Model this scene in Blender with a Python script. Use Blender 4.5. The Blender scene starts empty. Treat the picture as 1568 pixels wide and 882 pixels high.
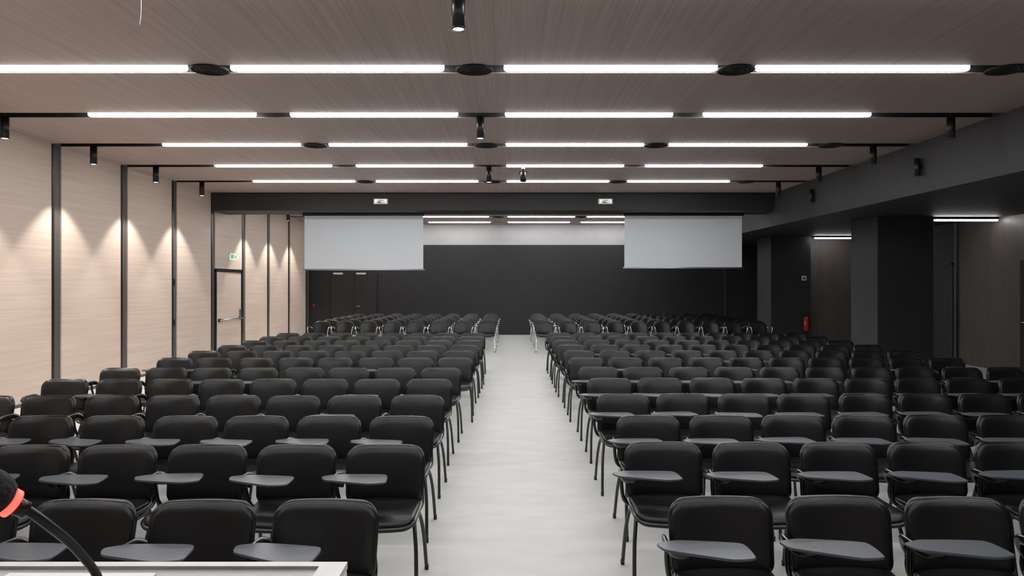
import bpy, math, random
from mathutils import Vector, Matrix
random.seed(7)
S = bpy.context.scene
try:
    S.view_settings.view_transform = 'Standard'
    S.view_settings.look = 'None'
except Exception: pass

# ------------------------------------------------------------------ materials
def mat(name, col, rough=0.5, metal=0.0, emit=None, es=0.0, spec=None):
    m = bpy.data.materials.new(name); m.use_nodes = True
    b = m.node_tree.nodes['Principled BSDF']
    b.inputs['Base Color'].default_value = (*col, 1)
    b.inputs['Roughness'].default_value = rough
    b.inputs['Metallic'].default_value = metal
    if spec is not None: b.inputs['Specular IOR Level'].default_value = spec
    if emit:
        b.inputs['Emission Color'].default_value = (*emit, 1)
        b.inputs['Emission Strength'].default_value = es
    return m

def noisy(name, c1, c2, scale=(1,1,1), nscale=5.0, detail=4, rough=0.5, lo=0.3, hi=0.7, bump=0.0, spec=None, fine=None):
    m = mat(name, c1, rough, spec=spec); nt = m.node_tree; N = nt.nodes; L = nt.links
    b = N['Principled BSDF']
    tc = N.new('ShaderNodeTexCoord'); mp = N.new('ShaderNodeMapping')
    mp.inputs['Scale'].default_value = scale
    L.new(tc.outputs['Object'], mp.inputs['Vector'])
    nz = N.new('ShaderNodeTexNoise'); nz.inputs['Scale'].default_value = nscale
    nz.inputs['Detail'].default_value = detail
    L.new(mp.outputs['Vector'], nz.inputs['Vector'])
    cr = N.new('ShaderNodeValToRGB')
    cr.color_ramp.elements[0].position = lo; cr.color_ramp.elements[0].color = (*c1, 1)
    cr.color_ramp.elements[1].position = hi; cr.color_ramp.elements[1].color = (*c2, 1)
    L.new(nz.outputs['Fac'], cr.inputs['Fac'])
    out = cr.outputs['Color']
    if fine:
        mp2 = N.new('ShaderNodeMapping'); mp2.inputs['Scale'].default_value = fine[0]
        L.new(tc.outputs['Object'], mp2.inputs['Vector'])
        n2 = N.new('ShaderNodeTexNoise'); n2.inputs['Scale'].default_value = fine[1]; n2.inputs['Detail'].default_value = 2
        L.new(mp2.outputs['Vector'], n2.inputs['Vector'])
        mr = N.new('ShaderNodeMapRange'); mr.inputs['From Min'].default_value = 0.3; mr.inputs['From Max'].default_value = 0.7
        mr.inputs['To Min'].default_value = fine[2]; mr.inputs['To Max'].default_value = 1.0
        L.new(n2.outputs['Fac'], mr.inputs['Value'])
        mx = N.new('ShaderNodeVectorMath'); mx.operation = 'SCALE'
        L.new(out, mx.inputs[0]); L.new(mr.outputs['Result'], mx.inputs['Scale'])
        out = mx.outputs['Vector']
    L.new(out, b.inputs['Base Color'])
    if bump:
        bp = N.new('ShaderNodeBump'); bp.inputs['Strength'].default_value = bump; bp.inputs['Distance'].default_value = 0.01
        L.new(nz.outputs['Fac'], bp.inputs['Height']); L.new(bp.outputs['Normal'], b.inputs['Normal'])
    return m

M_wall = noisy('wall_wood', (.58,.465,.39), (.67,.55,.47), (1,.12,6), 4, 5, .55, fine=((1,.25,60),3,.88))
M_ceil = noisy('ceiling_wood', (.44,.345,.31), (.52,.41,.37), (6,.12,1), 4, 5, .5, fine=((45,.15,1),3,.74))
M_brown = noisy('dark_wood', (.075,.062,.056), (.10,.083,.074), (1,1,.3), 6, 5, .5, fine=((30,30,.3),3,.85))
M_strip = mat('recess_strip', (.075,.067,.062), .5)
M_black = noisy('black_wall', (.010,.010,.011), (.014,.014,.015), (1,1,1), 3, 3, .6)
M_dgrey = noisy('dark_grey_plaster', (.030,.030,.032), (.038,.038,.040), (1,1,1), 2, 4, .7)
M_groove = mat('ceiling_groove', (.010,.010,.011), .8)
M_floor = noisy('floor_vinyl', (.49,.50,.495), (.56,.57,.56), (.8,2.0,1), 3.0, 7, .5, .3, .7, fine=((14,26,1),5,.90), spec=.3)
M_white = noisy('upper_wall_plaster', (.36,.36,.365), (.40,.40,.405), (1,1,1), 2, 3, .8)
M_screen = mat('screen_fabric', (.60,.645,.69), .9)
M_tube = mat('led_diffuser', (1,1,1), .4, emit=(1,.985,.97), es=29)
M_lens = mat('spot_lens', (1,1,1), .4, emit=(1,.95,.9), es=8)
M_dim = mat('unlit_lens', (.25,.25,.25), .2)
M_bmetal = mat('black_metal', (.02,.02,.022), .35, .5)
M_steel = mat('brushed_steel', (.55,.56,.58), .3, 1)
M_chrome = mat('chrome', (.82,.82,.82), .15, 1)
M_legs = mat('gunmetal_leg', (.07,.07,.073), .35, .9)
M_shell = mat('black_plastic_shell', (.010,.010,.011), .24)
M_pad = noisy('black_leatherette', (.0055,.0065,.0072), (.008,.0092,.010), (1,1,1), 60, 2, .36, bump=.05, spec=.4)
M_tablet = noisy('tablet_laminate', (.05,.059,.074), (.06,.07,.087), (1,1,1), 40, 2, .40)
M_lect = noisy('lectern_laminate', (.50,.50,.51), (.57,.57,.57), (1,1,1), 20, 2, .4)
M_lect2 = mat('lectern_inlay', (.33,.33,.34), .4)
M_paper = mat('paper', (.75,.75,.75), .8)
M_foam = noisy('mic_foam', (.008,.008,.009), (.02,.02,.022), (1,1,1), 200, 2, .9, bump=.4)
M_red = mat('red_led', (1,.05,.04), .4, emit=(1,.04,.03), es=5)
M_redp = mat('extinguisher_red', (.35,.02,.02), .3)
M_sign = mat('sign_white', (.8,.85,.82), .4, emit=(.8,1,.92), es=.5)
M_green = mat('sign_green', (.30,.5,.40), .4, emit=(.2,.5,.35), es=.4)
M_plw = mat('white_plastic', (.6,.6,.6), .4)

# ------------------------------------------------------------------ builder
class MB:
    def __init__(s): s.v=[]; s.f=[]; s.m=[]; s.sm=[]; s.mats=[]
    def mi(s,m):
        if m not in s.mats: s.mats.append(m)
        return s.mats.index(m)
    def add(s, vs, fs, m, smooth=False, mx=None):
        o=len(s.v)
        s.v += [tuple((mx@Vector(v)) if mx else v) for v in vs]
        i=s.mi(m)
        for f in fs:
            s.f.append([o+k for k in f]); s.m.append(i); s.sm.append(smooth)
    def box(s,x0,x1,y0,y1,z0,z1,m,mx=None,bev=0.0):
        if bev<=0:
            vs=[(x,y,z) for x in (x0,x1) for y in (y0,y1) for z in (z0,z1)]
            fs=[(0,1,3,2),(4,6,7,5),(0,4,5,1),(2,3,7,6),(0,2,6,4),(1,5,7,3)]
            s.add(vs,fs,m,False,mx)
        else:
            n=3; b=bev
            def ring(ins,z):
                r=[]
                for cx,cy,a0 in ((x1-b,y1-b,0),(x0+b,y1-b,90),(x0+b,y0+b,180),(x1-b,y0+b,270)):
                    for k in range(n+1):
                        a=math.radians(a0+90*k/n); rr=b-ins
                        r.append((cx+rr*math.cos(a),cy+rr*math.sin(a),z))
                return r
            rings=[ring(b*.6,z0),ring(0,z0+b*.6),ring(0,z1-b*.6),ring(b*.6,z1)]
            s.rings(rings,m,False,mx)
    def rings(s,rings,m,smooth=True,mx=None,caps=True,closed=True):
        n=len(rings[0]); vs=[p for r in rings for p in r]; fs=[]
        for i in range(len(rings)-1):
            for k in range(n if closed else n-1):
                a=i*n+k; b=i*n+(k+1)%n
                fs.append((a,b,b+n,a+n))
        if caps:
            fs.append(tuple(reversed(range(n)))); fs.append(tuple((len(rings)-1)*n+k for k in range(n)))
        s.add(vs,fs,m,smooth,mx)
    def cyl(s,c,r,h,m,axis='z',n=20,r2=None,mx=None):
        if r2 is None: r2=r
        rr=[]
        for t,rad in ((0,r),(1,r2)):
            ring=[]
            for k in range(n):
                a=2*math.pi*k/n; p=(rad*math.cos(a),rad*math.sin(a),t*h)
                if axis=='x': p=(p[2],p[0],p[1])
                if axis=='y': p=(p[1],p[2],p[0])
                ring.append((c[0]+p[0],c[1]+p[1],c[2]+p[2]))
            rr.append(ring)
        s.rings(rr,m,True,mx)
        s.sm[-1]=False; s.sm[-2]=False
    def tube(s,pts,r,m,n=8,flat=1.0,sub=4,mx=None,taper=None):
        P=[Vector(p) for p in pts]
        if sub>1 and len(P)>2:
            Q=[]
            for i in range(len(P)-1):
                p0=P[max(i-1,0)];p1=P[i];p2=P[i+1];p3=P[min(i+2,len(P)-1)]
                for k in range(sub):
                    t=k/sub
                    Q.append(.5*((2*p1)+(p2-p0)*t+(2*p0-5*p1+4*p2-p3)*t*t+(3*p1-p0-3*p2+p3)*t**3))
            Q.append(P[-1]); P=Q
        rings=[]; up=Vector((0,0,1))
        T0=(P[1]-P[0]).normalized()
        if abs(T0.z)>.9: up=Vector((0,1,0))
        side=T0.cross(up).normalized()
        for i,p in enumerate(P):
            T=((P[min(i+1,len(P)-1)]-P[max(i-1,0)])).normalized()
            side=(side-T*side.dot(T)).normalized(); u=side.cross(T)
            rad=r if taper is None else r*(1+(taper-1)*i/(len(P)-1))
            rings.append([tuple(p+side*rad*math.cos(2*math.pi*k/n)+u*rad*flat*math.sin(2*math.pi*k/n)) for k in range(n)])
        s.rings(rings,m,True,mx)
    def build(s,name,loc=(0,0,0),parent=None):
        me=bpy.data.meshes.new(name); me.from_pydata(s.v,[],s.f)
        for m in s.mats: me.materials.append(m)
        me.polygons.foreach_set('material_index',s.m); me.polygons.foreach_set('use_smooth',s.sm)
        import bmesh
        bm=bmesh.new(); bm.from_mesh(me); bmesh.ops.recalc_face_normals(bm,faces=bm.faces); bm.to_mesh(me); bm.free()
        me.update()
        o=bpy.data.objects.new(name,me); o.location=loc
        S.collection.objects.link(o)
        if parent: o.parent=parent
        return o

def inst(me,name,loc,rz=0,parent=None):
    o=bpy.data.objects.new(name,me); o.location=loc; o.rotation_euler=(0,0,rz)
    S.collection.objects.link(o)
    if parent: o.parent=parent
    return o

# ------------------------------------------------------------------ constants
XL=-6.97; XR=6.2; XRR=10.0; H=3.9; HS=3.13
ROW0=7.36; P=2.0
rowsY=[ROW0+P*k for k in range(-3,10)]      # 1.36 .. 25.36
YF=-3.0; YB=25.75; YB2=26.25
G=.125

# floor
b=MB(); b.box(XL-.2,XRR+.2,YF-.2,YB2+.2,-.1,0,M_floor); b.build('floor')

# ceiling with grooves
b=MB()
b.box(XL-.2,XR,YF,YB2,H+.14,H+.24,M_groove)
edges=[YF]+[y for r in rowsY for y in (r-G,r+G)]+[YB2]
for i in range(0,len(edges),2):
    y0,y1=edges[i],edges[i+1]
    if y1-y0>.02:
        b.box(XL-.01,XR,y0+.008,y1-.008,H,H+.14,M_ceil)
        b.box(XL-.01,XR,y0,y0+.008,H+.004,H+.14,M_groove)
        b.box(XL-.01,XR,y1-.008,y1,H+.004,H+.14,M_groove)
b.build('ceiling')

# right dropped soffit
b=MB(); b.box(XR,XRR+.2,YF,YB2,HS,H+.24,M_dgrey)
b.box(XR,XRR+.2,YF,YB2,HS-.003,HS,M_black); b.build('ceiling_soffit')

# cross beam
b=MB(); b.box(XL+.005,XR-.002,17.25,18.25,3.485,H-.002,M_black,bev=.01); b.build('ceiling_beam')

# left wall
b=MB(); b.box(XL-.2,XL-.02,YF,YB2,0,H,M_strip)
seg=[(rowsY[i]+G,rowsY[i+1]-G) for i in range(len(rowsY)-1)]
for (y0,y1) in [(YF,rowsY[0]-G)]+seg:
    if y0<18<y1:
        b.box(XL-.02,XL,y0,y1,2.14,H,M_wall)
        b.box(XL-.02,XL-.005,y0,y1,2.10,2.14,M_bmetal)
    else:
        b.box(XL-.02,XL,y0,y1,0,H,M_wall)
        b.box(XL-.0,XL+.003,y0,y1,0,.05,M_strip)
    b.box(XL-.02,XL+.012,y1,y1+.05,0,H,M_bmetal)
b.build('wall_left')
# door in left wall
b=MB(); y0,y1=17.36+G,19.36-G
XD=XL-.019
b.box(XD,XL-.006,y0+.05,y1-.05,.01,2.06,M_wall)
b.box(XD,XL+.012,y0,y0+.05,0,2.10,M_bmetal)
b.box(XD,XL+.012,y1-.05,y1-.001,0,2.10,M_bmetal)
b.box(XD,XL+.012,y0,y1-.001,2.06,2.10,M_bmetal)
b.box(XL-.006,XL+.0,y0+.05,y0+.10,.0,2.06,M_bmetal)
for yy in (y0+.18,y1-.22): b.box(XL-.01,XL+.07,yy,yy+.06,.86,.93,M_bmetal,bev=.01)
b.tube([(XL+.06,y0+.15,.895),(XL+.06,y1-.13,.895)],.02,M_steel,n=10,sub=1)
b.box(XL-.01,XL+.012,y1-.20,y1-.12,.95,1.12,M_steel)
b.build('door_1')
# exit sign
b=MB(); b.box(XL+.0,XL+.02,18.35,18.45,2.50,2.56,M_plw); b.box(XL+.0,XL+.20,18.39,18.41,2.37,2.53,M_sign)
b.box(XL+.03,XL+.10,18.384,18.39,2.40,2.50,M_green); b.box(XL+.13,XL+.17,18.384,18.39,2.42,2.46,M_green)
b.build('exit_sign')
for z in (.88,1.72):
    b=MB(); b.box(XL-.019,XL+.012,15.28,15.36,z,z+.16,M_bmetal,bev=.01); b.box(XL+.012,XL+.018,15.30,15.34,z+.03,z+.13,M_shell); b.build('wall_socket')

# back wall
b=MB()
b.box(XL,XRR,YB,YB2,0,3.14,M_black)
b.box(XL,XRR+.2,YB2,YB2+.15,0,H+.1,M_white)
b.box(7.5,7.56,YB-.02,YB,0,HS-.01,M_dgrey)
b.build('wall_back')
# door in back wall
b=MB()
for xa,xb in ((-6.2,-5.42),(-5.40,-4.62)):
    b.box(xa,xb,YB-.035,YB,.01,2.12,M_black)
    b.box(xa-.03,xa,YB-.045,YB,.0,2.15,M_bmetal)
    b.box(xa+.07,xa+.40,YB-.07,YB-.035,2.11,2.17,M_plw)
b.box(-4.62,-4.59,YB-.045,YB,.0,2.15,M_bmetal)
b.tube([(-5.33,YB-.035,1.0),(-5.33,YB-.08,1.0),(-5.2,YB-.08,1.0)],.012,M_steel,sub=1)
b.build('door_2')
b=MB(); b.box(-6.86,-6.78,YB-.04,YB,.98,1.08,M_redp); b.build('fire_alarm_button')

# front wall (behind camera)
b=MB(); b.box(XL-.2,XRR+.2,YF-.2,YF,0,H+.24,M_ceil); b.build('wall_front')

# right wall
b=MB(); b.box(XRR,XRR+.2,YF,YB2,0,HS,M_brown)
b.box(XRR-.03,XRR,16.5,21.4,0,HS-.004,M_black)
b.box(XRR-.06,XRR-.03,16.44,16.50,0,HS-.004,M_strip); b.build('wall_right')
b=MB(); b.box(8.56,XRR-.035,21.5,21.7,0,HS-.004,M_brown); b.build('wall_return')
b=MB(); b.box(XRR-.06,XRR-.03,16.6,17.5,0,2.2,M_black); b.box(XRR-.065,XRR-.03,16.56,16.6,0,2.24,M_dgrey); b.box(XRR-.065,XRR-.03,16.56,17.54,2.2,2.24,M_dgrey)
b.tube([(XRR-.06,17.3,1.02),(XRR-.11,17.3,1.02),(XRR-.11,17.18,1.02)],.012,M_steel,sub=1); b.build('door_3')
b=MB(); b.box(XRR-.04,XRR,13.45,14.45,0,2.3,M_strip); b.box(XRR-.05,XRR-.04,13.52,14.38,.01,2.22,M_black)
b.tube([(XRR-.05,14.3,1.02),(XRR-.1,14.3,1.02),(XRR-.1,14.18,1.02)],.012,M_steel,sub=1); b.build('door_4')

# pillars
for (x,y) in ((7.4,14.85),(7.4,20.9)):
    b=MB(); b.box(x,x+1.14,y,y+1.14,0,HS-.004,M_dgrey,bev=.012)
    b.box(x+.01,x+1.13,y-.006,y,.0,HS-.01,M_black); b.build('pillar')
# extinguisher
b=MB(); ex,ey=8.36,20.79
b.cyl((ex,ey,.45),.07,.36,M_redp); b.cyl((ex,ey,.81),.07,.05,M_redp,r2=.025); b.cyl((ex,ey,.86),.02,.05,M_bmetal)
b.box(ex-.05,ex+.03,ey-.01,ey+.01,.90,.93,M_bmetal); b.tube([(ex+.02,ey,.88),(ex+.1,ey,.85),(ex+.09,ey,.6)],.01,M_bmetal)
b.box(ex-.03,ex+.03,ey+.06,ey+.10,.5,.8,M_bmetal)
b.build('fire_extinguisher')
b=MB(); b.box(8.27,8.40,20.86,20.89,1.87,2.0,M_plw,bev=.006); b.box(8.30,8.37,20.855,20.86,1.9,1.97,M_strip); b.build('fire_alarm_sign')

# ------------------------------------------------------------------ led lights
def led_mesh(L,w=.10,h=.05):
    b=MB(); n=8; r=w/2
    def ring(rr,z):
        pts=[]
        for k in range(n+1):
            a=-math.pi/2+math.pi*k/n; pts.append((L/2-r+rr*math.cos(a),rr*math.sin(a),z))
        for k in range(n+1):
            a=math.pi/2+math.pi*k/n; pts.append((-L/2+r+rr*math.cos(a),rr*math.sin(a),z))
        return pts
    b.rings([ring(r*.8,-h),ring(r,-h*.7),ring(r,0)],M_tube,False)
    b.box(-L/2,L/2,-r*1.05,r*1.05,0,.05,M_bmetal)
    return b
LX=[(-5.35,-3.20),(-2.78,-.65),(-.05,2.07),(2.45,4.59)]
lm=None
for y in rowsY:
    if 17<y<18: continue
    for (xa,xb) in LX:
        if lm is None:
            o=led_mesh(2.13).build('linear_ceiling_light'); lm=o.data
            o.location=((xa+xb)/2,y,H+.035)
        else: inst(lm,'linear_ceiling_light',((xa+xb)/2,y,H+.035))
b=MB()
for y in rowsY:
    if 17<y<18: continue
    b.box(XL+.02,XR-.01,y-.02,y+.02,H+.086,H+.14,M_groove)
b.build('lighting_rail')
for (xa,xb,y) in ((8.63,9.93,15.0),(8.58,9.75,20.75),(8.6,9.9,9.2)):
    b=led_mesh(xb-xa,.06,.03); b.build('linear_ceiling_light',((xa+xb)/2,y,HS-.054))

# air diffusers
b=MB()
n=28
def rg(rad,zz): return [(rad*math.cos(2*math.pi*k/n),rad*math.sin(2*math.pi*k/n),zz) for k in range(n)]
for i,r in enumerate((.19,.145,.10,.06)):
    b.rings([rg(r,-.012),rg(r-.02,-.018),rg(r-.034,-.002)],M_groove,True)
b.cyl((0,0,-.006),.185,.005,M_groove,n=28)
dm=None
for j,y in enumerate(rowsY):
    if j%2==1 and not 17<y<18:
        for x in (-2.99,-.35,2.26,4.95):
            if dm is None:
                o=b.build('air_diffuser',(x,y,H-.001)); dm=o.data
            else: inst(dm,'air_diffuser',(x,y,H-.001))

# pendant cylinder spots
def spot_mesh(lens):
    b=MB(); n=24
    b.cyl((0,0,-.29),.05,.27,M_bmetal,n=n); b.cyl((0,0,-.02),.012,.105,M_bmetal,n=8)
    b.cyl((0,0,-.293),.04,.004,lens,n=n)
    b.rings([[(rr*math.cos(2*math.pi*k/n),rr*math.sin(2*math.pi*k/n),z) for k in range(n)] for rr,z in ((.05,-.285),(.052,-.295),(.042,-.297))],M_bmetal,caps=False)
    return b
wl=spot_mesh(M_lens); wm=None; dmh=None
def place(me_b,me,loc):
    if me is None: return me_b.build('ceiling_spotlight',loc).data
    inst(me,'ceiling_spotlight',loc); return me
def spot(loc,energy,ang,blend,col=(1,.93,.86),tilt=0):
    l=bpy.data.lights.new('spot_beam','SPOT'); l.energy=energy; l.spot_size=math.radians(ang); l.spot_blend=blend
    l.color=col; l.shadow_soft_size=.04
    o=bpy.data.objects.new('spot_beam',l); o.location=loc; o.rotation_euler=(0,tilt,0); S.collection.objects.link(o); return o
for y in rowsY[:]:
    if y<25:
        if abs(y-17.36)<.1: continue
        wm=place(wl,wm,(-6.4,y,H)); spot((-6.4,y,H-.31),190,88,.35,tilt=0)
dl=spot_mesh(M_dim)
for y in rowsY[2:8]:
    dmh=place(dl,dmh,(5.6,y,H))
for y in (1.36,5.36,9.36,13.36):
    wm=place(wl,wm,(-.37,y,H)); spot((-.37,y,H-.31),30,60,.6)
# projector-like track spot
b=MB(); b.cyl((0,0,-.14),.012,.224,M_bmetal,n=8); b.cyl((0,-.02,-.29),.055,.17,M_bmetal,n=20); b.box(-.07,.07,-.02,.02,-.14,-.10,M_bmetal); b.cyl((0,0,-.06),.03,.03,M_plw,n=12)
b.cyl((0,-.02,-.293),.045,.004,M_dim,n=20)
b.build('track_spotlight',(.25,13.36,H))
# plain dark cylinders mounted on the soffit face, no lamp inside
b=MB(); b.cyl((0,0,-.13),.045,.26,M_bmetal,n=20); b.box(0,.06,-.02,.02,-.03,.03,M_bmetal)
o=b.build('soffit_cylinder',(6.138,11.1,3.52)); inst(o.data,'soffit_cylinder',(6.138,15.0,3.56))
b=MB(); b.tube([(0,0,.41),(0.004,0,.1),(-.006,0,-.02)],.004,M_steel,n=6); b.build('hanging_wire',(-2.65,5.30,3.63))
# emergency lights on beam
for x in (-3.0,2.24):
    b=MB(); b.box(x-.17,x+.17,17.19,17.249,3.63,3.76,M_plw,bev=.02); b.box(x-.14,x+.14,17.182,17.19,3.65,3.74,M_sign)
    n=20; b.rings([[(x+rr*math.cos(math.pi*k/(n-1)),yy,3.652+.8*rr*math.sin(math.pi*k/(n-1))) for k in range(n)] for rr,yy in ((.1,17.182),(.09,17.17),(.075,17.176))],M_steel)
    b.build('emergency_light')

# projection screens
for xa,xb,z0 in ((-4.97,-2.09,2.10),(2.79,5.64,2.145)):
    b=MB(); y=17.9
    b.box(xa,xb,y,y+.006,z0+.03,3.44,M_screen)
    b.box(xa-.04,xb+.04,y-.05,y+.06,3.42,3.484,M_bmetal,bev=.01)
    b.tube([(xa-.03,y+.003,z0+.015),(xb+.03,y+.003,z0+.015)],.018,M_steel,n=10,sub=1)
    b.build('projection_screen')

# ------------------------------------------------------------------ chairs
def rrect(w,h,rt,rb,n=6,taper=0.0):
    pts=[]
    for cx,cy,r,a0 in ((w/2-rt,h/2-rt,rt,0),(-w/2+rt,h/2-rt,rt,90),(-w/2+rb,-h/2+rb,rb,180),(w/2-rb,-h/2+rb,rb,270)):
        for k in range(n+1):
            a=math.radians(a0+90*k/n); x=cx+r*math.cos(a); y=cy+r*math.sin(a)
            pts.append((x*(1-taper*(.5-y/h)),y))
    out=[]
    for i,p in enumerate(pts):
        q=pts[(i+1)%len(pts)]; out.append(p)
        d=math.hypot(q[0]-p[0],q[1]-p[1])
        if d>.05:
            m=int(d/.03)
            for k in range(1,m): out.append((p[0]+(q[0]-p[0])*k/m,p[1]+(q[1]-p[1])*k/m))
    return out
def pad(b,outline,prof,fn,m):
    rings=[[fn(x*s_,y*s_,d) for x,y in outline] for s_,d in prof]
    b.rings(rings,m,True)

def chair_mesh(tabrot=0.0, tablet=True, style=0):
    b=MB()
    if style==0: ol=rrect(.485,.335,.085,.06,taper=.05); zc=.61; legm=M_legs
    else: ol=rrect(.50,.36,.175,.05,taper=.02,n=9); zc=.62; legm=M_chrome
    def back(x,y,d):
        z=zc+y; yy=.155+ .2*(z-zc) + .0 -.85*x*x + d
        if y>.1: yy+=.8*(y-.1)**2
        return (x,yy,z)
    pad(b,ol,[(.3,.0),(.9,.0),(.985,.004),(1,.012),(.985,.022),(.9,.027),(.3,.030)],back,M_shell)
    ol2=[(x*.955,y*.94) for x,y in ol]
    pad(b,ol2,[(.05,-.022),(.4,-.022),(.75,-.020),(.92,-.014),(.99,-.004),(1,.006),(.9,.01)],back,M_pad)
    so=rrect(.46,.44,.09,.07,n=5) if style==0 else rrect(.47,.45,.1,.12,n=5)
    def seat(x,y,d):
        z=.425+d+.55*x*x*.6
        yy=-.06+y
        if y<-.12: z-=1.6*(y+.12)**2*1.6
        if y>.10: z+=2.2*(y-.10)**2*1.5
        return (x,yy,z)
    pad(b,so,[(.3,-.012),(.9,-.012),(.985,-.008),(1,.0),(.985,.008),(.9,.012),(.3,.012)],seat,M_shell)
    pad(b,[(x*.95,y*.95) for x,y in so],[(.9,.005),(1,.012),(.985,.024),(.92,.032),(.7,.037),(.3,.038),(.05,.038)],seat,M_pad)
    for sx in (-1,1):
        b.tube([(sx*.205,-.02,.425),(sx*.215,.10,.43),(sx*.215,.145,.47),(sx*.21,.15,.53),(sx*.19,.16,.60)],.016,M_shell if style==0 else legm,n=8,flat=.6)
        b.tube([(sx*.235,-.27,.006),(sx*.225,-.20,.25),(sx*.21,-.15,.385),(sx*.205,-.10,.40),(sx*.205,.02,.40),(sx*.21,.09,.385),(sx*.225,.16,.25),(sx*.235,.235,.006)],.0115,legm,n=8)
        for yy in (-.27,.235): b.cyl((sx*.235,yy,0),.013,.03,M_shell,n=10)
    b.tube([(-.205,-.10,.40),(.205,-.10,.40)],.010,legm,sub=1); b.tube([(-.205,.05,.40),(.205,.05,.40)],.010,legm,sub=1)
    if style==0:
        b.tube([(-.20,.14,.50),(-.235,.145,.565),(-.262,.10,.612),(-.276,.0,.620),(-.266,-.09,.622),(-.20,-.12,.624)] if tablet else
               [(-.20,.14,.50),(-.235,.145,.565),(-.262,.10,.612),(-.272,.0,.618),(-.270,-.10,.612),(-.266,-.13,.59)],.025,M_shell,n=8,flat=.5)
        b.tube([(-.205,.06,.42),(-.25,.05,.46),(-.268,.03,.54),(-.270,.02,.612)],.012,M_shell,n=8)
    if tablet and style==0:
        Q=[Vector(p) for p in [(-.34,-.055),(-.25,-.005),(.04,-.008),(.058,-.19),(-.04,-.218),(-.31,-.135)]]
        for it,cut in ((0,.12),(1,.25),(2,.25)):
            R2=[]
            for i,p in enumerate(Q):
                q=Q[(i+1)%len(Q)]; R2+= [p+(q-p)*cut, q+(p-q)*cut]
            Q=R2
        c=Vector((-.25,-.08)); R=Matrix.Rotation(tabrot,2)
        Q=[c+R@(q-c) for q in Q]; cen=sum(Q,Vector((0,0)))/len(Q)
        def rr(s_,z): return [tuple(cen+(q-cen)*s_)+(z,) for q in Q]
        b.rings([rr(.97,.636),rr(1,.639),rr(1,.645),rr(.985,.648)],M_tablet,False)
    if style==1:
        for sx in (-1,1):
            b.tube([(sx*.22,.16,.56),(sx*.275,.12,.63),(sx*.285,.0,.655),(sx*.285,-.14,.65),(sx*.275,-.2,.62),(sx*.25,-.19,.5),(sx*.22,-.16,.40)],.012,M_chrome,n=8)
            b.tube([(sx*.285,.06,.665),(sx*.285,-.13,.665)],.02,M_shell,n=8,flat=.5,sub=1)
    return b
var=[]
for i,(r,t) in enumerate(((0,True),(.10,True),(-.14,True),(0,False))):
    o=chair_mesh(r,t).build('tablet_armchair'); var.append(o.data); bpy.data.objects.remove(o)
o=chair_mesh(0,False,1).build('stacking_armchair'); var2=o.data; bpy.data.objects.remove(o)

PITCH=.533
left_rows=[(3.38,-.83),(4.52,-.745),(5.51,-.785),(6.52,-.81),(7.65,-.815),(8.68,-.80),(9.85,-.71),(10.9,-.74),(11.9,-.72),(12.9,-.70),(13.9,-.72),(14.9,-.72)]
right_rows=[(3.42,.955),(4.59,.945),(5.54,1.03),(6.62,1.01),(7.72,1.03),(8.74,1.04),(9.9,1.02),(10.95,1.02),(12.0,1.0),(13.0,1.0),(14.0,1.0),(15.0,1.0)]
def put(rows,sgn,cnt,full,pf):
    for ri,(y,x) in enumerate(rows):
        for c in range(cnt):
            if ri<full: me=random.choice([var[0],var[0],var[1],var[2]] if ri>0 else [var[0],var[2]])
            else: me=var[0] if random.random()<pf else var[3]
            inst(me,'tablet_armchair',(x+sgn*PITCH*c+random.uniform(-.008,.008),y-.22+random.uniform(-.015,.015),0),random.uniform(-.03,.03))
put(left_rows,-1,8,3,.3); put(right_rows,1,10,6,.4)
for k in range(6):
    y=19.5+k*.98
    for c in range(8): inst(var2,'stacking_armchair',(-.60-c*.62+random.uniform(-.01,.01),y-.22+random.uniform(-.02,.02),0),random.uniform(-.08,.08))
    for c in range(10): inst(var2,'stacking_armchair',(.93+c*.62+random.uniform(-.01,.01),y-.22+random.uniform(-.02,.02),0),random.uniform(-.08,.08))

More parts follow.
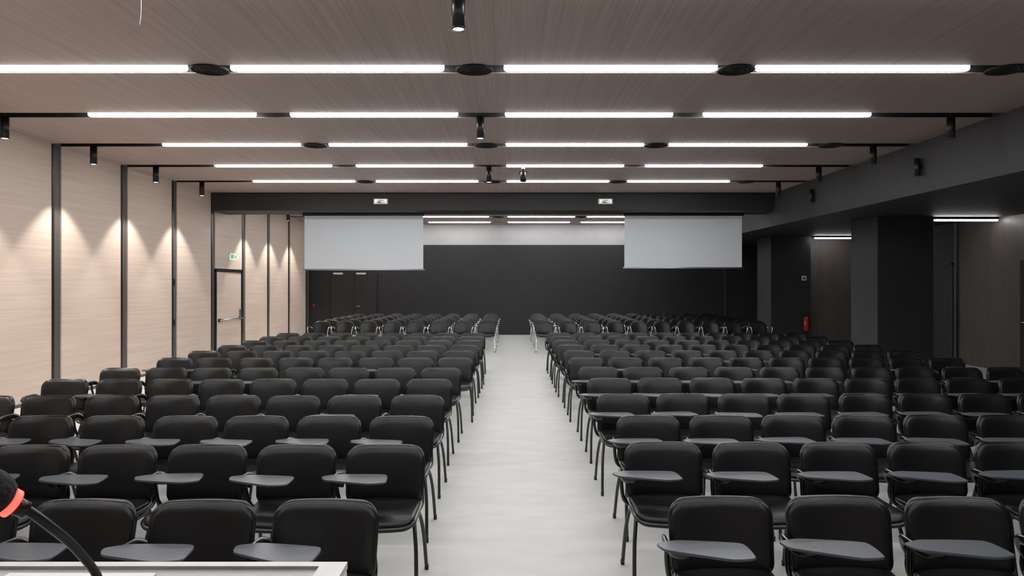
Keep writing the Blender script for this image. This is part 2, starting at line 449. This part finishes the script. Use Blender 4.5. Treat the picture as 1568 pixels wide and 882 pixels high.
# ------------------------------------------------------------------ lectern + microphone
b=MB(); x0,x1,y0,y1,zt=-1.45,-.285,.72,1.30,1.262
b.box(x0+.06,x1-.06,y0+.06,y1-.05,.06,zt-.05,M_lect,bev=.01)
b.box(x0+.03,x1-.03,y0+.03,y1-.03,0,.06,M_bmetal,bev=.01)
b.box(x0,x1,y0,y1,zt-.05,zt-.012,M_lect,bev=.006)
w=.045
b.box(x0,x1,y1-.02,y1,zt-.012,zt,M_lect); b.box(x0,x1,y0,y0+.02,zt-.012,zt,M_lect)
b.box(x1-w,x1,y0+.02,y1-.02,zt-.012,zt,M_lect); b.box(x0,x0+w,y0+.02,y1-.02,zt-.012,zt,M_lect)
b.box(x0+w,x1-w,y0+.02,y1-.02,zt-.012,zt-.006,M_lect2)
b.build('lectern')
b=MB(); b.box(-.85,-.60,1.05,1.255,zt-.0055,zt-.002,M_paper); b.build('paper_sheet')
b=MB()
base=(-.553,1.0,zt-.0055)
b.cyl(base,.03,.02,M_bmetal,n=24); b.cyl((base[0],base[1],base[2]+.02),.012,.04,M_bmetal,n=16,r2=.008)
neck=[(-.553,1.0,zt+.03),(-.553,.995,1.35),(-.556,.95,1.408),(-.560,.90,1.455),(-.572,.872,1.485),(-.583,.858,1.497)]
b.tube(neck,.0058,M_bmetal,n=12,sub=6)
d=(Vector((-.600,.84,1.518))-Vector((-.580,.862,1.494))).normalized()
q=d.to_track_quat('Z','Y').to_matrix().to_4x4()
mx=Matrix.Translation(Vector((-.576,.862,1.492)))@q
b.cyl((0,0,-.012),.010,.016,M_bmetal,mx=mx,n=20)
b.cyl((0,0,.004),.0165,.007,M_red,mx=mx,n=28)
n=24; prof=[(.012,.011),(.020,.015),(.0245,.024),(.026,.036),(.025,.050),(.020,.061),(.011,.068),(.002,.070)]
b.rings([[(r*math.cos(2*math.pi*k/n),r*math.sin(2*math.pi*k/n),z) for k in range(n)] for r,z in prof],M_foam,True,mx)
b.build('gooseneck_microphone')

# ------------------------------------------------------------------ world + camera
w=bpy.data.worlds.new('World'); S.world=w; w.use_nodes=True
w.node_tree.nodes['Background'].inputs[0].default_value=(.5,.52,.55,1); w.node_tree.nodes['Background'].inputs[1].default_value=.05
cam=bpy.data.cameras.new('Camera'); co=bpy.data.objects.new('Camera',cam); S.collection.objects.link(co)
co.location=(0,0,1.75); co.rotation_euler=(math.radians(90),0,0)
cam.sensor_width=36; cam.lens=36*1130/1568; cam.shift_x=4/1568; cam.shift_y=-5/1568; cam.clip_end=100; cam.clip_start=.02
S.camera=co
